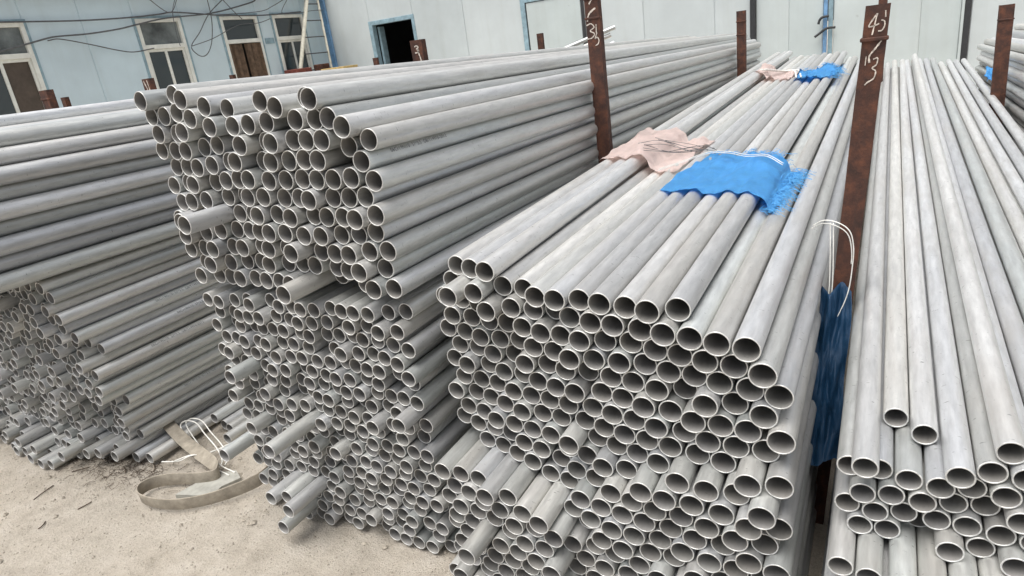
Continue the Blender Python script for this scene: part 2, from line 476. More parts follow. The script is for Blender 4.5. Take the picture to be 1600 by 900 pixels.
zero = lambda z: 0*z
def settle(xl, xr, prof, seed, floor, loose, vac, R, lo=zero, hi=zero):
    r = np.random.default_rng(seed)
    dd = 2*R*loose
    n = max(1, int((xr-xl)/dd))
    pts = []
    row = 0; z = floor
    while z < 2.2:
        k = n+1 if row % 2 == 0 else n
        x0 = xl + ((xr-xl) - n*dd)/2 + (0 if row % 2 == 0 else dd/2)
        for i in range(k):
            x = x0 + i*dd
            if z <= prof(x) and r.random() > vac: pts.append((x, z))
        row += 1; z += dd*.866
    P = np.array(pts) + r.normal(0, .004, (len(pts), 2))
    rad = R*np.clip(r.normal(loose, .02, len(P)), 1.004, 1.09)
    for it in range(330):
        if it % 30 == 0:
            I, J = np.triu_indices(len(P), 1)
            near = (np.abs(P[I, 0]-P[J, 0]) < 3.4*R) & (np.abs(P[I, 1]-P[J, 1]) < 3.4*R)
            I, J = I[near], J[near]
        if it < 120: P[:, 1] -= .0006*(1-it/120)
        for _ in range(2):
            dlt = P[I]-P[J]; dist = np.hypot(dlt[:, 0], dlt[:, 1])+1e-9
            ov = np.maximum(0, rad[I]+rad[J]-dist)
            mv = (dlt/dist[:, None])*(ov*.46)[:, None]
            np.add.at(P, I, mv); np.add.at(P, J, -mv)
            P[:, 0] = np.clip(P[:, 0], xl+lo(P[:, 1]), xr+hi(P[:, 1]))
            P[:, 1] = np.maximum(P[:, 1], floor)
    return P

def pack(xl, xr, prof, seed, floor=None, loose=1.035, vac=.02, R=None, lo=zero, hi=zero):
    """settled discs in a bin: x limits for the centres, prof(x) = height of the topmost centres"""
    R = R or R0
    floor = R if floor is None else floor
    add = .01
    for k in range(3):
        P = settle(xl, xr, lambda x: prof(x)+add, seed, floor, loose, vac, R, lo, hi)
        top = [p for p in P if not ((np.abs(P[:, 0]-p[0]) < R*1.4) & (P[:, 1] > p[1]+R*.5)).any()]
        err = float(np.mean([prof(p[0])-p[1] for p in top]))
        if abs(err) < .008: break
        add += err
    return P

def interp(xp, zp):
    return lambda x: float(np.interp(x, xp, zp))

PIPES = []     # dict(p0, p1, stack, label, group)
def add_pipe(p0, p1, stack, **kw):
    p0 = np.array(p0, float); p1 = np.array(p1, float)
    d = (p1-p0)/np.linalg.norm(p1-p0)
    PIPES.append(dict(p0=p0, p1=p0+d*LEN, stack=stack, **{'R': R0, **kw}))

# --- B: the tall stack, looser at the front than at the back
KB = 1.06
PB = pack(-1.900, -1.112, interp([-1.9, -1.1], [.80, .80]), 11, loose=1.015, vac=.012)
for x, z in PB:
    y0 = 1.28 + rng.normal(0, .012) + (rng.random() < .10)*rng.normal(0, .03)
    add_pipe((x, y0, z*1.03), (x+rng.normal(0, .008), y0+6, z+rng.normal(0, .004)), 'B')
PB = pack(-1.905, -1.118, interp([-1.9, -1.84, -1.72, -1.62, -1.5, -1.38, -1.27, -1.2, -1.1], [.52, .56, .55, .50, .48, .52, .515, .46, .40]), 12, loose=1.015, vac=.015, R=RB)
for x, z in PB:
    y0 = 1.275 + rng.normal(0, .014) + (rng.random() < .12)*rng.normal(0, .03)
    add_pipe((x, y0, .865+z*1.04), (x+rng.normal(0, .008), y0+6, .80+z*.93+rng.normal(0, .004)), 'B', R=RB)
def pull(px, py, amount, stack):
    best = min((p for p in PIPES if p['stack'] == stack), key=lambda p: np.hypot(*(np.array(project(p['p0'])[:2])-(px, py))))
    d = (best['p1']-best['p0'])/LEN
    best['p0'] = best['p0']-d*amount; best['p1'] = best['p1']-d*amount
    best['pulled'] = True
for px, py, a in [(352, 336, .16), (497, 447, .12), (490, 655, .17), (405, 575, .10), (385, 700, .12), (410, 660, .06), (455, 745, .10), (475, 755, .10), (500, 745, .15), (480, 790, .12),
                  (650, 640, .08)]: pull(px, py, a, 'B')

# --- C: the stack that carries the blue cloth; its lower part sticks out
def yC(x, z):
    y = 1.335 - .185*(x+1.01)
    if x < -.655 and z < .395: return y-.125
    zb = .42 + (x+.6)*.46
    if x >= -.655 and z < zb: return y-.05
    return y
PC = pack(-1.008, -.139, interp([-.985, -.9, -.8, -.72, -.62, -.5, -.4, -.3, -.137], [.915, .955, .95, .915, .925, .925, .905, .885, .835]), 23, loose=1.02, vac=.008, R=RC, lo=lambda z: -.052*np.clip((.84-z)/.3, 0, 1))
for x, z in PC:
    y0 = yC(x, z) + rng.normal(0, .011) + (rng.random() < .06)*rng.normal(0, .035)
    add_pipe((x, y0, z), (x+rng.normal(0, .010), y0+6, z*1.11+rng.normal(0, .003)), 'C', R=RC, block=('foot' if x < -.655 and z < .395 else 'low' if x >= -.655 and z < .42+(x+.6)*.46 else 'up'))

# --- D: the stack right of the gap
def yD(x, z):
    y = 1.12 - .12*x
    if z < .54: y -= .10
    return y
PD = pack(-.022, .53, interp([-.022, .05, .12, .2, .3, .36, .45, .53], [.715, .715, .735, .755, .73, .69, .71, .68]), 37, loose=1.045, vac=.01, R=RD, lo=lambda z: -.040*np.clip((.60-z)/.15, 0, 1))
for x, z in PD:
    y0 = yD(x, z) + rng.normal(0, .012) + (rng.random() < .08)*rng.normal(0, .035)
    add_pipe((x, y0, z), (x+.01+.06*max(0, x)+rng.normal(0, .008), y0+6, z*1.24+rng.normal(0, .004)), 'D', R=RD)
pull(1330, 700, .06, 'D')
for px, py, a_ in [(1372, 690, -.12), (1405, 700, -.06)]: pull(px, py, a_, 'D')

# --- A: the low-angle stack by the blue wall; upper half lifts at the front, the middle droops
PA = pack(-4.05, -2.725, interp([-4.05, -2.9, -2.725], [.865, .865, .87]), 41, loose=1.02, vac=.015, hi=lambda z: .055*np.clip((z-.30)/.2, 0, 1))
for x, z in PA:
    y0 = 1.24 + rng.normal(0, .025)
    zf, zb = z, z + .10*max(0, z-.35)
    if z < .30: y0 += .08*(x > -2.95)
    if z < .10: y0 += rng.uniform(-.12, .02)
    if z > .62: y0 -= .05
    yaw = -.06 if z > .45 else 0
    add_pipe((x, y0, zf), (x+yaw*(x > -2.95)+rng.normal(0, .012), y0+6, zb+rng.normal(0, .004)), 'A')
PU = pack(-4.05, -2.72, interp([-4.05, -2.72], [.53, .50]), 43, loose=1.02, vac=.02, R=RBIG)
for x, z in PU:
    y0 = 1.02 - .06*z + rng.normal(0, .03)
    add_pipe((x, y0, .870+z*1.06), (x+rng.normal(0, .012), y0+6, (.85+z)+rng.normal(0, .004)), 'U', R=RBIG)
# loose pipes on the ground beside stack A
for x, y, z in [(-2.655, 1.30, R0), (-2.60, 1.66, R0), (-2.545, 1.60, R0), (-2.49, 1.585, R0), (-2.573, 1.58, R0*2.72), (-2.63, 1.72, R0*2.72), (-2.43, 1.52, R0), (-2.37, 1.62, R0), (-2.40, 1.70, R0*2.74)]:
    add_pipe((x, y, z), (x+rng.normal(0, .004), y+6, z), 'L')

# --- F: the stack beyond the right-hand post (its far ends are seen)
PF = pack(.675, 1.32, interp([.67, .75, .9, 1.32], [.985, 1.0, 1.07, 1.15]), 53, loose=1.03, vac=.02)
for x, z in PF:
    y1 = 7.05 + rng.normal(0, .05)
    add_pipe((x+.0, y1-6, z*1.17), (x+rng.normal(0, .006), y1, z), 'F')

# choose the pipes that show largest as individuals
def visible_score(p, allp):
    x, y, dep = project(p['p0'])
    s = 0.
    if -10 < x < 1610 and -10 < y < 910 and dep > .1: s = (p['R']*FPX/dep)**2
    if p['stack'] == 'F': s = 0
    return s
by = {}
for p in PIPES: by.setdefault(p['stack'], []).append(p)
for st, lst in by.items():
    X = np.array([[q['p0'][0], q['p0'][2]] for q in lst])
    for i, p in enumerate(lst):
        dx = X[:, 0]-X[i, 0]; dz = X[:, 1]-X[i, 1]
        k_ = p['R']/R0*1.02
        above = ((np.abs(dx) < .036*k_) & (dz > .015) & (dz < .085*k_)).any()
        right = ((dx > .012) & (dx < .075*k_) & (np.abs(dz) < .036*k_)).any()
        left = ((dx < -.012) & (dx > -.075*k_) & (np.abs(dz) < .036*k_)).any()
        p['top'] = not above
        sc = visible_score(p, lst)
        if not above and st in 'BCDL': sc += 4000
        if not right and st in 'BAU' and (st != 'B' or p['p0'][2] > .6): sc += 4000
        if st == 'F' and (not above or not left) and p['p1'][2] > .6 and p['p0'][0] < 1.05: sc += 3000
        if p.get('pulled'): sc += 3000
        p['side'] = not right
        p['score'] = sc
PIPES.sort(key=lambda p: -p['score'])
N_IND = 300
LAB = {
 'B': ('grey steel pipe on the flank of the tallest stack, facing the pink cloth', 'side pipes of the tall stack'),
 'A': ('grey steel pipe on the lower side of the stack next to the windowed wall', 'pipes of the stack by the windowed wall'),
 'U': ('thicker grey steel pipe in the upper layers of the stack next to the windowed wall', 'thick pipes of the stack by the windowed wall'),
 'L': ('loose grey steel pipe lying on the ground between two stacks, near the white string', 'loose pipes on the ground'),
 'F': ('grey steel pipe in the stack behind the welded post, across from the blue rag', 'pipes of the farthest stack'),
}
TOPLAB = {
 'B': ('pale grey steel pipe lying along the top of the tallest stack', 'top pipes of the tall stack'),
 'C': ('pale grey steel pipe on the top layer, running under or beside the blue cloth', 'top pipes of the stack with the blue cloth'),
 'D': ('pale grey steel pipe on top of the stack across the gap from the blue cloth', 'top pipes of the stack beside the gap'),
 'U': ('thick pale steel pipe lying on top of the stack next to the windowed wall', 'top pipes of the stack by the windowed wall'),
}
def label_of(p):
    st = p['stack']; x, _, z = p['p0']
    if p.get('pulled') and st == 'B': return 'grey steel pipe pulled out in front of the tallest stack, its end sticking out', 'pulled-out pipes of the tall stack'
    if p['top'] and st == 'C' and z > .7:
        if x < -.64: return 'pale top layer pipe running under the pink cloth scrap', 'top pipes under the pink cloth'
        if x < -.23: return 'pale top layer pipe running under the bright blue plastic sheet', 'top pipes under the blue sheet'
        return 'pale top layer pipe between the blue plastic sheet and the gap', 'top pipes beside the gap'
    if p['top'] and st in TOPLAB and (st != 'C' or z > .7): return TOPLAB[st]
    if st == 'B' and not p['side']: return 'grey steel pipe packed inside the tallest stack, only its round end showing', 'pipes inside the tall stack'
    if st == 'C':
        if p['block'] == 'foot': return 'grey steel pipe in the block jutting out under the stack with the blue cloth', 'pipes of the jutting block'
        if p['side']: return 'steel pipe on the flank of the stack carrying the blue cloth, facing the gap', 'flank pipes of the stack with the blue cloth'
        if p['block'] == 'low': return 'open ended pipe low in the stack carrying blue cloth, beside the jutting block', 'lower pipe ends of the stack with the blue cloth'
        if z > .74: return 'open ended pipe packed just under the top layer of the stack carrying blue cloth', 'pipes just under the top layer, blue cloth stack'
        return 'open ended pipe at mid height in the stack carrying blue cloth', 'mid height pipe ends of the stack with the blue cloth'
        return 'open ended pipe below the top layer, upper half of the stack carrying blue cloth', 'upper pipe ends of the stack with the blue cloth'
    if st == 'D':
        if z < .54: return 'steel pipe jutting out low in the stack across the gap from the blue cloth', 'low jutting pipes of the stack beside the gap'
        return 'open ended pipe below the top layer of the stack across the gap', 'pipe ends of the stack beside the gap'
    return LAB[st]
VARS = [(0, 0), (.006, .5), (.007, 2.4), (.005, 4.2), (.008, 5.5), (.004, 1.5)]
MESH = {R_: [make_tube_mesh('pipe_tube', *tube_template(28, 10, b, ph, R0=R_)) for b, ph in VARS] for R_ in (R0, RB, RC, RD, RBIG)}
def orient(p):
    d = Vector(p['p1']-p['p0']).normalized()
    q = d.to_track_quat('Y', 'Z') @ Quaternion((0, 1, 0), p['roll'])
    return q
for p in PIPES: p['roll'] = random.uniform(0, 6.283)
def top_z(p, y):
    t = (y-p['p0'][1])/(p['p1'][1]-p['p0'][1])
    c = p['p0']+(p['p1']-p['p0'])*t
    return c[0], c[2]
for i, p in enumerate(PIPES[:N_IND]):
    o = link('steel_pipe', MESH[p['R']][i % len(VARS)])
    o.location = p['p0']; o.rotation_mode = 'QUATERNION'; o.rotation_quaternion = orient(p)
    st = p['stack']
    lab, gr = label_of(p)
    tag(o, lab, 'pipe', gr)
    p['obj'] = o
rest = PIPES[N_IND:]
V, F, MI = tube_template(18, 1)
VR = {R_: tube_template(18, 1, R0=R_)[0] for R_ in (R0, RB, RC, RD, RBIG)}
AV, AF, AM = [], [], []
for p in rest:
    Rm = np.array(orient(p).to_matrix())
    AF.append(F+len(AV)*len(V)); AV.append(VR[p['R']]@Rm.T+p['p0']); AM.append(MI)
st_me = make_tube_mesh('steel_pipes', np.concatenate(AV), np.concatenate(AF), np.concatenate(AM))
tag(link('steel_pipes', st_me), 'mass of further grey steel pipes filling the insides of the stacks', 'pipes', None, 'stuff')
print('pipes', len(PIPES), {k: len(v) for k, v in by.items()})

# printed lettering on some pipes
def print_on(p, text, dist, ang, size=.016):
    o = p.get('obj')
    if o is None: return
    cu = bpy.data.curves.new('lettering', 'FONT'); cu.body = text; cu.size = size; cu.space_character = 1.1
    tmp = bpy.data.objects.new('tmp', cu); col.objects.link(tmp)
    dg = bpy.context.evaluated_depsgraph_get()
    me = bpy.data.meshes.new_from_object(tmp.evaluated_get(dg))
    bpy.data.objects.remove(tmp)
    bm = bmesh.new(); bm.from_mesh(me)
    bmesh.ops.triangulate(bm, faces=list(bm.faces))
    a0 = ang - p['roll_local']; R0 = p['R']
    for v in bm.verts:
        a = a0 + v.co.y/R0
        v.co = Vector(((R0+.0006)*math.cos(a), dist+v.co.x, (R0+.0006)*math.sin(a)))
    bm.to_mesh(me); bm.free()
    for m_ in list(me.materials): pass
    me.materials.clear(); me.materials.append(M['ink'])
    link('printed_lettering', me, o)
TXT = '06Cr19Ni10  57*3.5  GB/T14976-2012'
for p in PIPES[:N_IND]:
    # angle offset between local and world frames around the axis
    q = orient(p); lx = q @ Vector((1, 0, 0))
    p['roll_local'] = math.atan2(lx.z, lx.x)
bs = sorted([p for p in PIPES[:N_IND] if p['stack'] == 'B' and p['side'] and p['p0'][2] > .9], key=lambda p: -p['p0'][2])
asd = sorted([p for p in PIPES[:N_IND] if p['stack'] == 'A' and p['side']], key=lambda p: -p['p0'][2])
if len(bs) > 3: print_on(bs[3], TXT, .09, .25, .015)
for k in range(6, len(asd), 2):
    print_on(asd[k], TXT, .20+.5*random.random(), .35+.5*random.random(), .015)

# ------------------------------------------------------------------ rusty posts
def post(px, py, zt, lean=(0, 0), width=.074, depth=.04, z0=0., label='', marks=None, group=None, joint=None):
    o = empty('steel_post', (px, py, 0))
    tag(o, label, 'post', group)
    bm = bmesh.new(); h = zt; t = .006; w2 = width/2
    prof = [(-w2, 0), (w2, 0), (w2, depth), (w2-t, depth), (w2-t, t), (-w2+t, t), (-w2+t, depth), (-w2, depth)]
    N = 14; rings = []
    for k in range(N+1):
        z = z0-.02+(h-z0+.02)*k/N
        rings.append([bm.verts.new((a+lean[0]*z+random.uniform(-.0007, .0007), b+lean[1]*z+random.uniform(-.0007, .0007), z)) for a, b in prof])
    n = len(prof)
    for k in range(N):
        for j in range(n): bm.faces.new([rings[k][j], rings[k][(j+1) % n], rings[k+1][(j+1) % n], rings[k+1][j]])
    for rr in (rings[0], rings[-1]):
        for q in ((0, 1, 4, 5), (1, 2, 3, 4), (0, 5, 6, 7)): bm.faces.new([rr[i] for i in q])
    link('channel', bm_mesh(bm, 'channel'), o, M['rust'])
    if joint:
        for zj in joint:
            boxes('weld_seam', [(-w2-.004+lean[0]*zj, w2+.004+lean[0]*zj, -.005+lean[1]*zj, depth*.6+lean[1]*zj, zj-.004, zj+.005)], M['rust'], o, .002)
    if marks:
        bm = bmesh.new()
        for path, wd in marks:
            pts = smooth_path([(a, 0, b) for a, b in path], 5); prev = None
            for i, q in enumerate(pts):
                a = pts[max(0, i-1)]; b = pts[min(len(pts)-1, i+1)]
                tx, tz = b[0]-a[0], b[2]-a[2]; L = math.hypot(tx, tz)+1e-9
                ww = wd*random.uniform(.6, 1.15)
                y = -.0016+lean[1]*q[2]
                c = [bm.verts.new((q[0]+lean[0]*q[2]-tz/L*ww, y, q[2]+tx/L*ww)), bm.verts.new((q[0]+lean[0]*q[2]+tz/L*ww, y, q[2]-tx/L*ww))]
                if prev: bm.faces.new([prev[0], prev[1], c[1], c[0]])
                prev = c
        link('painted_number', bm_mesh(bm, 'painted_number'), o, M['mark'])
    return o
three = lambda x, z, s: [(x-.4*s, z+.9*s), (x+.1*s, z+1.*s), (x+.4*s, z+.7*s), (x-.05*s, z+.45*s), (x+.4*s, z+.2*s), (x+.1*s, z-.1*s), (x-.45*s, z-.15*s)]
post(-1.062, 2.75, 1.66, (-.006, 0), .058, label='rusty steel post with painted number, standing against the tallest stack by the pink cloth',
     joint=[1.60, 1.525],
     marks=[([(a_*.8, b_) for a_, b_ in pp_], ww_*.8) for pp_, ww_ in [(three(-.014, 1.455, .05), .0032), ([(.018, 1.50), (.016, 1.468)], .003), ([(.020, 1.468), (.012, 1.455), (.008, 1.445), (.018, 1.45), (.027, 1.44), (.022, 1.425), (.006, 1.418)], .003),
            ([(-.028, 1.515), (-.018, 1.54), (.004, 1.555), (.022, 1.562)], .005), ([(-.012, 1.58), (.01, 1.60), (.02, 1.605)], .004), ([(-.028, 1.60), (-.028, 1.65)], .006)]])
post(-1.045, 5.92, 1.50, (0, 0), .070, label='short rusty steel post at the far end of the tallest stack', joint=[1.32, 1.42])
post(-.118, 1.80, 1.438, (.066, 0), .050, label='tall rusty post with white painted marks, standing in the gap beside the looped white cord', joint=[1.365],
     marks=[([(a_*.72, b_) for a_, b_ in pp_], ww_*.8) for pp_, ww_ in [([(-.002, 1.418), (-.017, 1.40), (-.018, 1.393), (.002, 1.396), (.008, 1.398)], .0021), ([(.0, 1.42), (-.004, 1.397), (-.008, 1.375)], .0021),
            ([(.022, 1.424), (.024, 1.41)], .0018), ([(.013, 1.405), (.022, 1.402), (.024, 1.392), (.018, 1.383), (.008, 1.382)], .0018),
            ([(.024, 1.365), (.006, 1.345), (-.008, 1.33), (-.006, 1.315)], .0026), ([(.004, 1.322), (.016, 1.324), (.015, 1.31), (.004, 1.303), (.015, 1.295), (.012, 1.28), (-.004, 1.272), (-.012, 1.266)], .0021),
            ([(-.017, 1.33), (-.017, 1.31)], .0014)]])
post(-.05, 6.15, 1.62, (.0, 0), .060, label='thin dark rusty post whose top shows above the tall marked post')
post(.602, 4.95, 1.325, (-.012, 0), .072, label='rusty steel post with a weld ring between the two right-hand stacks', joint=[1.245])
post(-2.22, 3.1, 1.56, (0, 0), .075, label='rusty post stub with smeared white paint showing above the tall stack by the doorway',
     marks=[(three(.0, 1.50, .03), .004), ([(.005, 1.51), (.015, 1.47), (.02, 1.44)], .004)])
post(-4.14, 2.17, 1.568, (0, 0), .075, label='brown steel post end above the left stack, in front of the brown half-open window', joint=[1.52])
post(-6.0, 3.28, 1.55, (0, 0), .055, label='small dark post end in front of the plain blue wall')
post(-4.14, 2.80, 1.57, (0, 0), .068, label='rust-red post end with flaking white paint beside the open top of the tall stack', marks=[([(-.02, 1.56), (.0, 1.50), (-.01, 1.46)], .005), ([(.015, 1.56), (.02, 1.50)], .004)])
post(-6.0, 5.02, 1.57, (0, 0), .055, label='small dark post end in front of the blue wall near the curtained doorway')
post(-5.4, 6.65, 1.56, (0, 0), .06, label='small rusty post end at the foot of the dark open doorway')
post(-3.3, 5.0, 1.435, (0, 0), .05, label='low dark post end just showing above the pipes right of the dark doorway')
post(-3.5, 7.30, 1.575, (0, 0), .07, label='slim rusty post in front of the closed white door')

# leaning pipes of another heap behind the tall stack
hm = make_tube_mesh('short_tube', *tube_template(16, 1, length=3.0))
for a, b in [((-4.6, 7.3, 1.02), (-2.84, 8.0, 1.535)), ((-4.5, 7.25, .965), (-2.90, 8.0, 1.455)), ((-4.45, 7.15, .93), (-2.9, 8.1, 1.36))]:
    a = Vector(a); b = Vector(b); d = (b-a).normalized()
    o = link('steel_pipe', hm); o.location = b-d*3.0; o.rotation_mode = 'QUATERNION'; o.rotation_quaternion = d.to_track_quat('Y', 'Z')
    tag(o, 'grey steel pipe slanting upward behind the tallest stack, before the pale wall', 'pipe', 'slanting pipes behind the tall stack')

# ------------------------------------------------------------------ cloths
CP = by['C']
def c_surface(x, y):
    best = -1
    for p in CP_top:
        cx_, cz_ = top_z(p, y)
        dx = abs(x-cx_)
        if dx < RC: best = max(best, cz_+math.sqrt(RC*RC-dx*dx))
    return best
CP_top = [p for p in CP if p['p0'][2] > .70]
def drape_height(x, y, span=.035):
    hs_ = []
    for k in range(-4, 5):
        u = k/4; s = c_surface(x+u*span, y)
        if s > 0: hs_.append(s-.012*u*u)
    return max(hs_) if hs_ else .85
def cloth(name, corners, nx, ny, mat, wr, seed, label, fringe=None, lift=.004, cat='cloth', thick=.0012, extra=None, group=None):
    r = random.Random(seed)
    ph = [r.uniform(0, 6.28) for _ in range(6)]
    A, B, C_, D_ = [np.array(c, float) for c in corners]     # near-left, near-right, far-right, far-left in plan
    grid = []
    for j in range(ny+1):
        v = j/ny; row = []
        for i in range(nx+1):
            u = i/nx
            q = (A*(1-u)+B*u)*(1-v)+(D_*(1-u)+C_*u)*v
            ex = min(u, 1-u, v, 1-v)
            q = q + np.array([math.sin(v*5+ph[0])*.004, math.sin(u*6+ph[1])*.006+math.sin(u*31+ph[2])*.001])
            z = drape_height(q[0], q[1])+lift
            z += wr*(max(0, math.sin(u*7+v*5+ph[3]))**3+.6*max(0, math.sin(u*15-v*9+ph[4]))**4+.3*math.sin(u*23+v*17+ph[5])**2)
            if extra: z += extra(u, v)
            row.append((q[0], q[1], z))
        grid.append(row)
    bm = bmesh.new()
    vs = [[bm.verts.new(c) for c in row] for row in grid]
    for j in range(ny):
        for i in range(nx):
            f = bm.faces.new([vs[j][i], vs[j][i+1], vs[j+1][i+1], vs[j+1][i]]); f.smooth = True
    bmesh.ops.solidify(bm, geom=list(bm.faces), thickness=thick)
    o = link(name, bm_mesh(bm, name, smooth=True), None, mat)
    tag(o, label, cat, group)
    if fringe:
        bm = bmesh.new()
        for edge in fringe:
            cnt = 150 if edge in 'nf' else 230
            for _ in range(cnt):
                t = r.random()
                i, j = {'f': (t*nx, ny), 'n': (t*nx, 0), 'r': (nx, t*ny), 'l': (0, t*ny)}[edge]
                b = np.array(grid[int(j)][int(i)])
                inset = r.uniform(0, .25) if edge == 'r' else r.uniform(0, .05)
                out = {'f': (0, 1), 'n': (0, -1), 'r': (1, 0), 'l': (-1, 0)}[edge]
                b = b + np.array([-out[0]*inset*.15, -out[1]*inset*.1, .002])
                L = r.uniform(.015, .055)
                dv = np.array([out[0]+r.gauss(0, .6), out[1]+r.gauss(0, .6), r.uniform(-.1, .6)]); dv /= np.linalg.norm(dv)
                p1 = b+dv*L*.55+np.array([r.gauss(0, .004), r.gauss(0, .004), 0]); p2 = b+dv*L+np.array([r.gauss(0, .01), r.gauss(0, .01), -L*.35])
                bm_tube(bm, [b, p1, p2], .0007, 3, False)
        link('fringe', bm_mesh(bm, 'fringe'), o, mat)['kind'] = 'stuff'
    return o
cloth('cloth', [(-.985, 2.46), (-.665, 2.38), (-.63, 2.95), (-.955, 3.06)], 30, 26, M['pink'], .016, 3,
      'faded pink cloth scrap draped over the pipes beside the rusty post', lift=.003)
cloth('tarpaulin', [(-.635, 2.12), (-.265, 2.00), (-.245, 2.50), (-.60, 2.70)], 60, 40, M['tarp'], .007, 5,
      'bright blue woven plastic sheet with frayed edges lying across the pipe tops', fringe='frr', lift=.004, cat='tarpaulin', thick=.0006,
      extra=lambda u, v: .012*max(0, 1-abs(v-.66-.05*math.sin(5*u))/.10)+.006*max(0, 1-abs(u-.35-.4*v)/.06)+.006*max(0, 1-abs(u-.8+.3*v)/.05))
cloth('cloth', [(-.86, 5.35), (-.60, 5.15), (-.56, 5.55), (-.83, 5.9)], 16, 12, M['pink'], .02, 8, 'pink and white cloth scrap far back on the pipes', lift=.004)
cloth('tarpaulin', [(-.55, 5.0), (-.30, 5.0), (-.29, 5.7), (-.52, 5.6)], 18, 14, M['tarp'], .03, 9, 'small blue plastic sheet far back on the pipes beside the pink scrap', fringe='fr', lift=.004, cat='tarpaulin')
# white bands and strings on the cloths
def over(pts, lift):
    return smooth_path([(x, y, drape_height(x, y)+lift) for x, y in pts], 8)
for pts, lb in [([(-.70, 2.33), (-.66, 2.44), (-.58, 2.60), (-.50, 2.58), (-.42, 2.47), (-.35, 2.45), (-.29, 2.40)], 'white cord pair running across the blue plastic sheet'),]:
    a = over(pts, .030); b = [q+np.array([.0, -.014, -.003]) for q in a]
    tag(tubes('cord', [a, b], .0013, M['string']), lb, 'cord')
w_ = []
for s in range(5):
    r = random.Random(s); c = np.array([-.74+.02*s, 2.62+.04*r.random()])
    w_.append(over([(c[0]-.14+.02*r.random(), c[1]-.04-.03*s), (c[0]-.05, c[1]+.05*r.random()), (c[0]+.05, c[1]+.03), (c[0]+.10, c[1]+.10*r.random()), (c[0]+.02, c[1]+.12), (c[0]-.08, c[1]+.05)], .026))
tag(tubes('wire', w_, .0011, M['cable']), 'tangle of thin grey wire on the pink cloth', 'wire')
a = over([(-.80, 5.30), (-.70, 5.6), (-.60, 5.5), (-.53, 5.0)], .03)
tag(tubes('cord', [a, [q+np.array([.03, 0, 0]) for q in a]], .006, M['string']), 'white webbing pieces beside the far pink scrap', 'cord')

# cord looped beside the tall marked post
cp = [(-.16, 1.72), (-.118, 1.77)]
a = smooth_path([(-.145, 1.80, .925), (-.118, 1.78, .945), (-.085, 1.76, .945), (-.058, 1.755, .925), (-.048, 1.755, .885), (-.048, 1.755, .84), (-.056, 1.755, .76), (-.082, 1.755, .68), (-.105, 1.755, .63)])
b = [q+np.array([-.004, .006, -.010]) for q in a[:40]]
c = smooth_path([(-.096, 1.775, .94), (-.094, 1.77, .89), (-.092, 1.765, .80), (-.094, 1.765, .72)])
tag(tubes('cord', [a, b, c, [q+np.array([-.007, 0, 0]) for q in c]], 0.0014, M['string']), 'white cord looped beside the tall marked post in the gap', 'cord')

# blue sheet hanging across the gap
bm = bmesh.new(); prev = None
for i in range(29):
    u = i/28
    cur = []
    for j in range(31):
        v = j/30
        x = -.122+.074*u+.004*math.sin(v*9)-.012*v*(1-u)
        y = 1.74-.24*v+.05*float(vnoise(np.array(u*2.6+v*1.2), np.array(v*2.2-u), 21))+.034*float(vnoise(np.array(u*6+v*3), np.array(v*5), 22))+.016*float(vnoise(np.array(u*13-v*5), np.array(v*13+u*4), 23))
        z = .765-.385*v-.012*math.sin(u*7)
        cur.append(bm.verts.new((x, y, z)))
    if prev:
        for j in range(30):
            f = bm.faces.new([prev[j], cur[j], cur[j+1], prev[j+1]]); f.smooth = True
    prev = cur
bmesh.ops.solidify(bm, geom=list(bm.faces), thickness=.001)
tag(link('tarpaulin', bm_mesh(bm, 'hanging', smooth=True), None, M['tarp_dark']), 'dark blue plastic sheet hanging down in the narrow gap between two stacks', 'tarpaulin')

# small blue rag by the right-hand post
bm = bmesh.new()
vs = {}
for i in range(9):
    for j in range(9):
        u, v = i/8, j/8
        vs[i, j] = bm.verts.new((.57+.07*u+.008*math.sin(v*9), 5.35+.16*v+.02*math.sin(u*7), .86+.02*u+.07*v+.012*math.sin(u*9+v*7)))
for i in range(8):
    for j in range(8):
        f = bm.faces.new([vs[i, j], vs[i+1, j], vs[i+1, j+1], vs[i, j+1]]); f.smooth = True
bmesh.ops.solidify(bm, geom=list(bm.faces), thickness=.002)
tag(link('rag', bm_mesh(bm, 'rag', smooth=True), None, M['tarp']), 'small blue rag tucked behind the welded right-hand post', 'rag')

# ------------------------------------------------------------------ strap, string and litter on the ground
def ribbon(name, pts, wdir, half, thick, mat, label, cat):
    P = smooth_path(pts, 8); Wd = smooth_path(wdir, 8)
    bm = bmesh.new(); prev = None
    for i, q in enumerate(P):
        t = Vector(P[min(i+1, len(P)-1)]-P[max(i-1, 0)]).normalized()
        w = Vector(Wd[i]); w = (w-t*w.dot(t)).normalized(); n = t.cross(w).normalized()
        q = Vector(q)
        cur = [bm.verts.new(q+w*half*a+n*thick*b) for a, b in ((-1, -.7), (-.93, -1), (0, -1), (.93, -1), (1, -.7), (1, .7), (.93, 1), (0, 1), (-.93, 1), (-1, .7))]
        if prev:
            m_ = len(cur)
            for k in range(m_):
                f = bm.faces.new([prev[k], prev[(k+1) % m_], cur[(k+1) % m_], cur[k]]); f.smooth = True
        else: bm.faces.new(cur)
        prev = cur
    bm.faces.new(prev)
    return tag(link(name, bm_mesh(bm, name), None, mat), label, cat)
UP = (0, 0, 1)
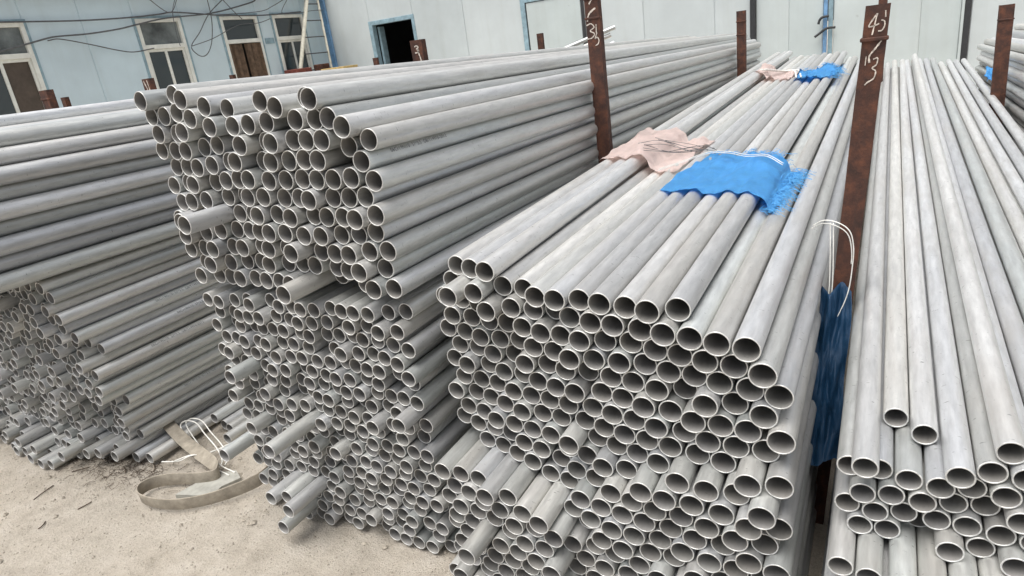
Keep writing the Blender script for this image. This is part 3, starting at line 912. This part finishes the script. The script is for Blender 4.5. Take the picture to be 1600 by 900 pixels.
SP = [(-2.80, 1.50, .02), (-2.795, 1.475, .060), (-2.76, 1.47, .085), (-2.70, 1.455, .070), (-2.60, 1.43, .045), (-2.47, 1.40, .03), (-2.33, 1.365, .026), (-2.255, 1.335, .024), (-2.245, 1.305, .024), (-2.30, 1.270, .024),
      (-2.40, 1.235, .024), (-2.465, 1.19, .024), (-2.475, 1.14, .024), (-2.42, 1.105, .024), (-2.32, 1.105, .024), (-2.22, 1.135, .024), (-2.13, 1.20, .024), (-2.06, 1.29, .026), (-2.03, 1.36, .03), (-2.05, 1.44, .035), (-2.10, 1.52, .04)]
SW = [(0, 1, .3), (.2, 1, .2), (.35, 1, -.2), (.35, 1, 0), (.4, 1, .1), (.35, .9, .3), (.2, .7, .8), UP, UP, UP, UP, (.1, 0, 1), (.1, 0, 1), (0, -.1, 1), (0, -.15, 1), (.05, -.15, 1), (.1, -.1, 1), UP, UP, (.2, 0, 1), (.3, 0, 1)]
ribbon('lifting_strap', SP, SW, .027, .0022, M['strap'], 'dirty beige webbing strap looped on the sandy ground', 'strap')
a = smooth_path([(-2.25, 1.74, .05), (-2.35, 1.607, .02), (-2.402, 1.513, .012), (-2.44, 1.426, .01), (-2.469, 1.369, .03), (-2.52, 1.34, .012), (-2.60, 1.315, .008)])
b = smooth_path([(-2.20, 1.70, .05), (-2.33, 1.58, .02), (-2.39, 1.50, .012), (-2.45, 1.42, .012), (-2.48, 1.365, .03), (-2.54, 1.33, .012)])
c = smooth_path([(-2.20, 1.365, .008), (-2.323, 1.382, .012), (-2.492, 1.435, .02), (-2.61, 1.478, .045), (-2.66, 1.50, .075), (-2.63, 1.515, .095), (-2.57, 1.52, .09), (-2.50, 1.50, .06), (-2.40, 1.47, .03), (-2.321, 1.429, .01), (-2.295, 1.391, .006)])
d = [q+np.array([-.012, -.02, -.002]) for q in c]
tag(tubes('string', [a, b, c, d], .0028, M['string']), 'white plastic string curled on the ground by the webbing strap', 'string')

bm = bmesh.new()
out = [(-2.33, 1.175), (-2.30, 1.27), (-2.285, 1.34), (-2.22, 1.385), (-2.165, 1.36), (-2.18, 1.29), (-2.17, 1.245), (-2.24, 1.20)]
out = [(x+.01*math.sin(i*5), y+.008*math.cos(i*7)) for i, (x, y) in enumerate(out)]
top = [bm.verts.new((x, y, .004+.003*math.sin(i*3))) for i, (x, y) in enumerate(out)]
bot = [bm.verts.new((x, y, -.02)) for x, y in out]
bm.faces.new(top)
for i in range(len(out)): bm.faces.new([bot[i], bot[(i+1) % len(out)], top[(i+1) % len(out)], top[i]])
tag(link('cement_scrap', bm_mesh(bm, 'cement_scrap'), None, M['flake']), 'flat grey-blue cement scrap lying inside the strap loop', 'scrap')
for i, (p, q) in enumerate([((-2.93, .96), (-2.955, 1.05)), ((-2.668, .99), (-2.66, 1.04)), ((-2.70, .86), (-2.73, .90)), ((-2.60, 1.27), (-2.66, 1.31)), ((-2.98, 1.14), (-2.93, 1.19)), ((-2.72, 1.22), (-2.78, 1.25))]):
    mid = ((p[0]+q[0])/2+.008, (p[1]+q[1])/2)
    z = lambda t: float(ground_z(t[0], t[1]))+.003
    tag(tubes('twig', [smooth_path([(*p, z(p)), (*mid, z(mid)+.002), (*q, z(q))], 4)], .0022, M['twig'], sides=5), 'thin dry twig lying on the bare sandy ground', 'twig', 'twigs on the ground')
# grit and pebbles
bm = bmesh.new()
r = random.Random(5)
for k in range(6000):
    x = r.uniform(-3.6, -1.0); y = r.uniform(.55, 1.9)
    near = y > 1.15 + .1*math.sin(x*3)
    if not near and r.random() < .45: continue
    s = r.uniform(.0015, .0048)*(2.6 if r.random() < .03 else 1)
    zz = float(ground_z(x, y))+s*.3
    vv = [bm.verts.new((x+s*a*r.uniform(.6, 1.3), y+s*b*r.uniform(.6, 1.3), zz+s*c_*r.uniform(.5, 1))) for a, b, c_ in ((1, 0, 0), (0, 1, 0), (-1, 0, 0), (0, -1, 0), (0, 0, 1), (0, 0, -1))]
    for f in ((0, 1, 4), (1, 2, 4), (2, 3, 4), (3, 0, 4), (1, 0, 5), (2, 1, 5), (3, 2, 5), (0, 3, 5)): bm.faces.new([vv[i] for i in f])
tag(link('grit', bm_mesh(bm, 'grit'), None, M['stone']), 'scattered grit and tiny pebbles on the sandy ground', 'grit', None, 'stuff')
# dead roots and fibres by the pipe ends
bm = bmesh.new()
for k in range(420):
    x = r.gauss(-2.85, .22); y = r.gauss(1.25, .05); L = r.uniform(.015, .05); a = r.uniform(0, 6.28)
    z0 = float(ground_z(x, y))+.002
    bm_tube(bm, [(x, y, z0), (x+L*.5*math.cos(a), y+L*.5*math.sin(a), z0+r.uniform(0, .015)), (x+L*math.cos(a+.6), y+L*math.sin(a+.6), z0+r.uniform(0, .008))], .0009, 3, False)
tag(link('dry_roots', bm_mesh(bm, 'dry_roots'), None, M['twig']), 'matted dry roots and fibres on the ground below the pipe ends', 'roots', None, 'stuff')

# ------------------------------------------------------------------ cables on the windowed wall
XC = XW+.055
def wall_path(pts, dx=.0): return smooth_path([(XC+dx+.01*math.sin(i*2.3), y, z) for i, (y, z) in enumerate(pts)], 8)
CAB = [
 ([(2.6, 2.45), (3.6, 2.50), (4.55, 2.5), (5.45, 2.49), (6.15, 2.51), (6.64, 2.545), (6.86, 2.565), (7.39, 2.53), (7.68, 2.51), (8.5, 2.49), (9.4, 2.53)], .011, 'grey cable strung level along the tops of the windows'),
 ([(3.6, 2.0), (4.44, 2.18), (4.78, 2.25), (5.02, 2.3), (5.16, 2.315), (5.55, 2.33), (5.96, 2.37), (6.26, 2.42), (6.73, 2.49), (7.51, 2.54), (8.3, 2.68), (8.45, 2.74)], .011, 'grey cable rising across the blue wall towards the eave'),
 ([(5.0, 2.27), (5.15, 2.28), (5.51, 2.2), (5.83, 2.11), (6.07, 2.07), (6.39, 2.10)], .008, 'thin cable drooping between two windows'),
 ([(7.48, 2.79), (7.46, 2.46), (7.39, 2.18), (7.27, 2.01), (7.16, 1.94), (7.06, 1.97), (6.98, 2.09), (7.2, 2.28), (7.45, 2.53), (7.84, 2.78)], .007, 'thin cable hanging in a loop below the eave'),
 ([(6.98, 2.09), (7.39, 2.18), (7.93, 2.35), (8.33, 2.37), (8.62, 2.43)], .006, 'thin cable crossing the top of the curtained doorway'),
 ([(7.69, 2.78), (7.88, 2.56), (8.03, 2.44)], .006, 'short thin cable coming down over the curtained doorway'),
 ([(6.93, 2.78), (6.80, 2.56), (6.78, 2.3), (6.77, 2.1)], .005, 'thin cable hanging straight down in front of a window'),
 ([(9.1, 2.77), (8.7, 2.62), (8.38, 2.54), (7.45, 2.50)], .006, 'thin cable slanting from the eave to the doorway corner'),
 ([(9.1, 2.77), (8.85, 2.52), (9.1, 2.49), (9.55, 2.53), (9.87, 2.54)], .006, 'thin cable running to the corner behind the ladder'),
 ([(6.4, 2.78), (6.72, 2.55), (6.95, 2.78)], .006, 'short thin cable dipping from the eave above a window')]
for k, (pts, rad, lb) in enumerate(CAB):
    tag(tubes('cable', [wall_path(pts, .012*k)], rad, M['cable']), lb, 'cable')

# ladder in the corner, and the few things stacked under it
ld = empty('ladder', (-8.9, 9.4, 0)); tag(ld, 'cream metal ladder leaning in the corner beside the last window', 'ladder')
L0, L1 = Vector((-8.86, 8.26, .2)), Vector((-8.98, 9.56, 2.80))
Rr0, Rr1 = Vector((-8.90, 9.70, .2)), Vector((-8.99, 9.80, 2.80))
def sub(o, par):
    o.parent = par; o.matrix_parent_inverse = Matrix.Translation(par.location).inverted(); return o
sub(tubes('rail', [[L0, L1]], .035, M['cream'], sides=8), ld)
sub(tubes('rail', [[Rr0, Rr1]], .022, M['cream'], sides=8), ld)
for k in range(9):
    t = .10+.105*k
    sub(tubes('rung', [[L0.lerp(L1, t), Rr0.lerp(Rr1, t)]], .011, M['cable'], sides=6), ld)
tag(boxes('crate', [(-9.05, -8.75, 8.68, 9.05, 0, 1.60)], M['redbox'], None, .01), 'dull red crate standing below the last window beside the ladder', 'crate')
tag(boxes('metal_box', [(-8.78, -8.58, 9.12, 9.32, 0, 1.63)], M['rust'], None, .01), 'brown rusty metal box between the ladder and the yellow boards', 'box')
for k in range(3):
    tag(boxes('board', [(-8.55+.02*k, -8.02+.02*k, 9.0, 9.35, 1.41+.045*k, 1.45+.045*k)], M['yellow'], None, .004), 'yellow timber board in the small pile at the building corner', 'board', 'yellow boards in the corner')
tag(boxes('trestle', [(-8.5, -8.44, 9.05, 9.3, 0, 1.405), (-8.1, -8.04, 9.05, 9.3, 0, 1.405), (-8.44, -8.1, 9.15, 9.2, 1.3, 1.36)], M['yellow'], None, .004), 'plain timber trestle under the yellow boards', 'trestle')
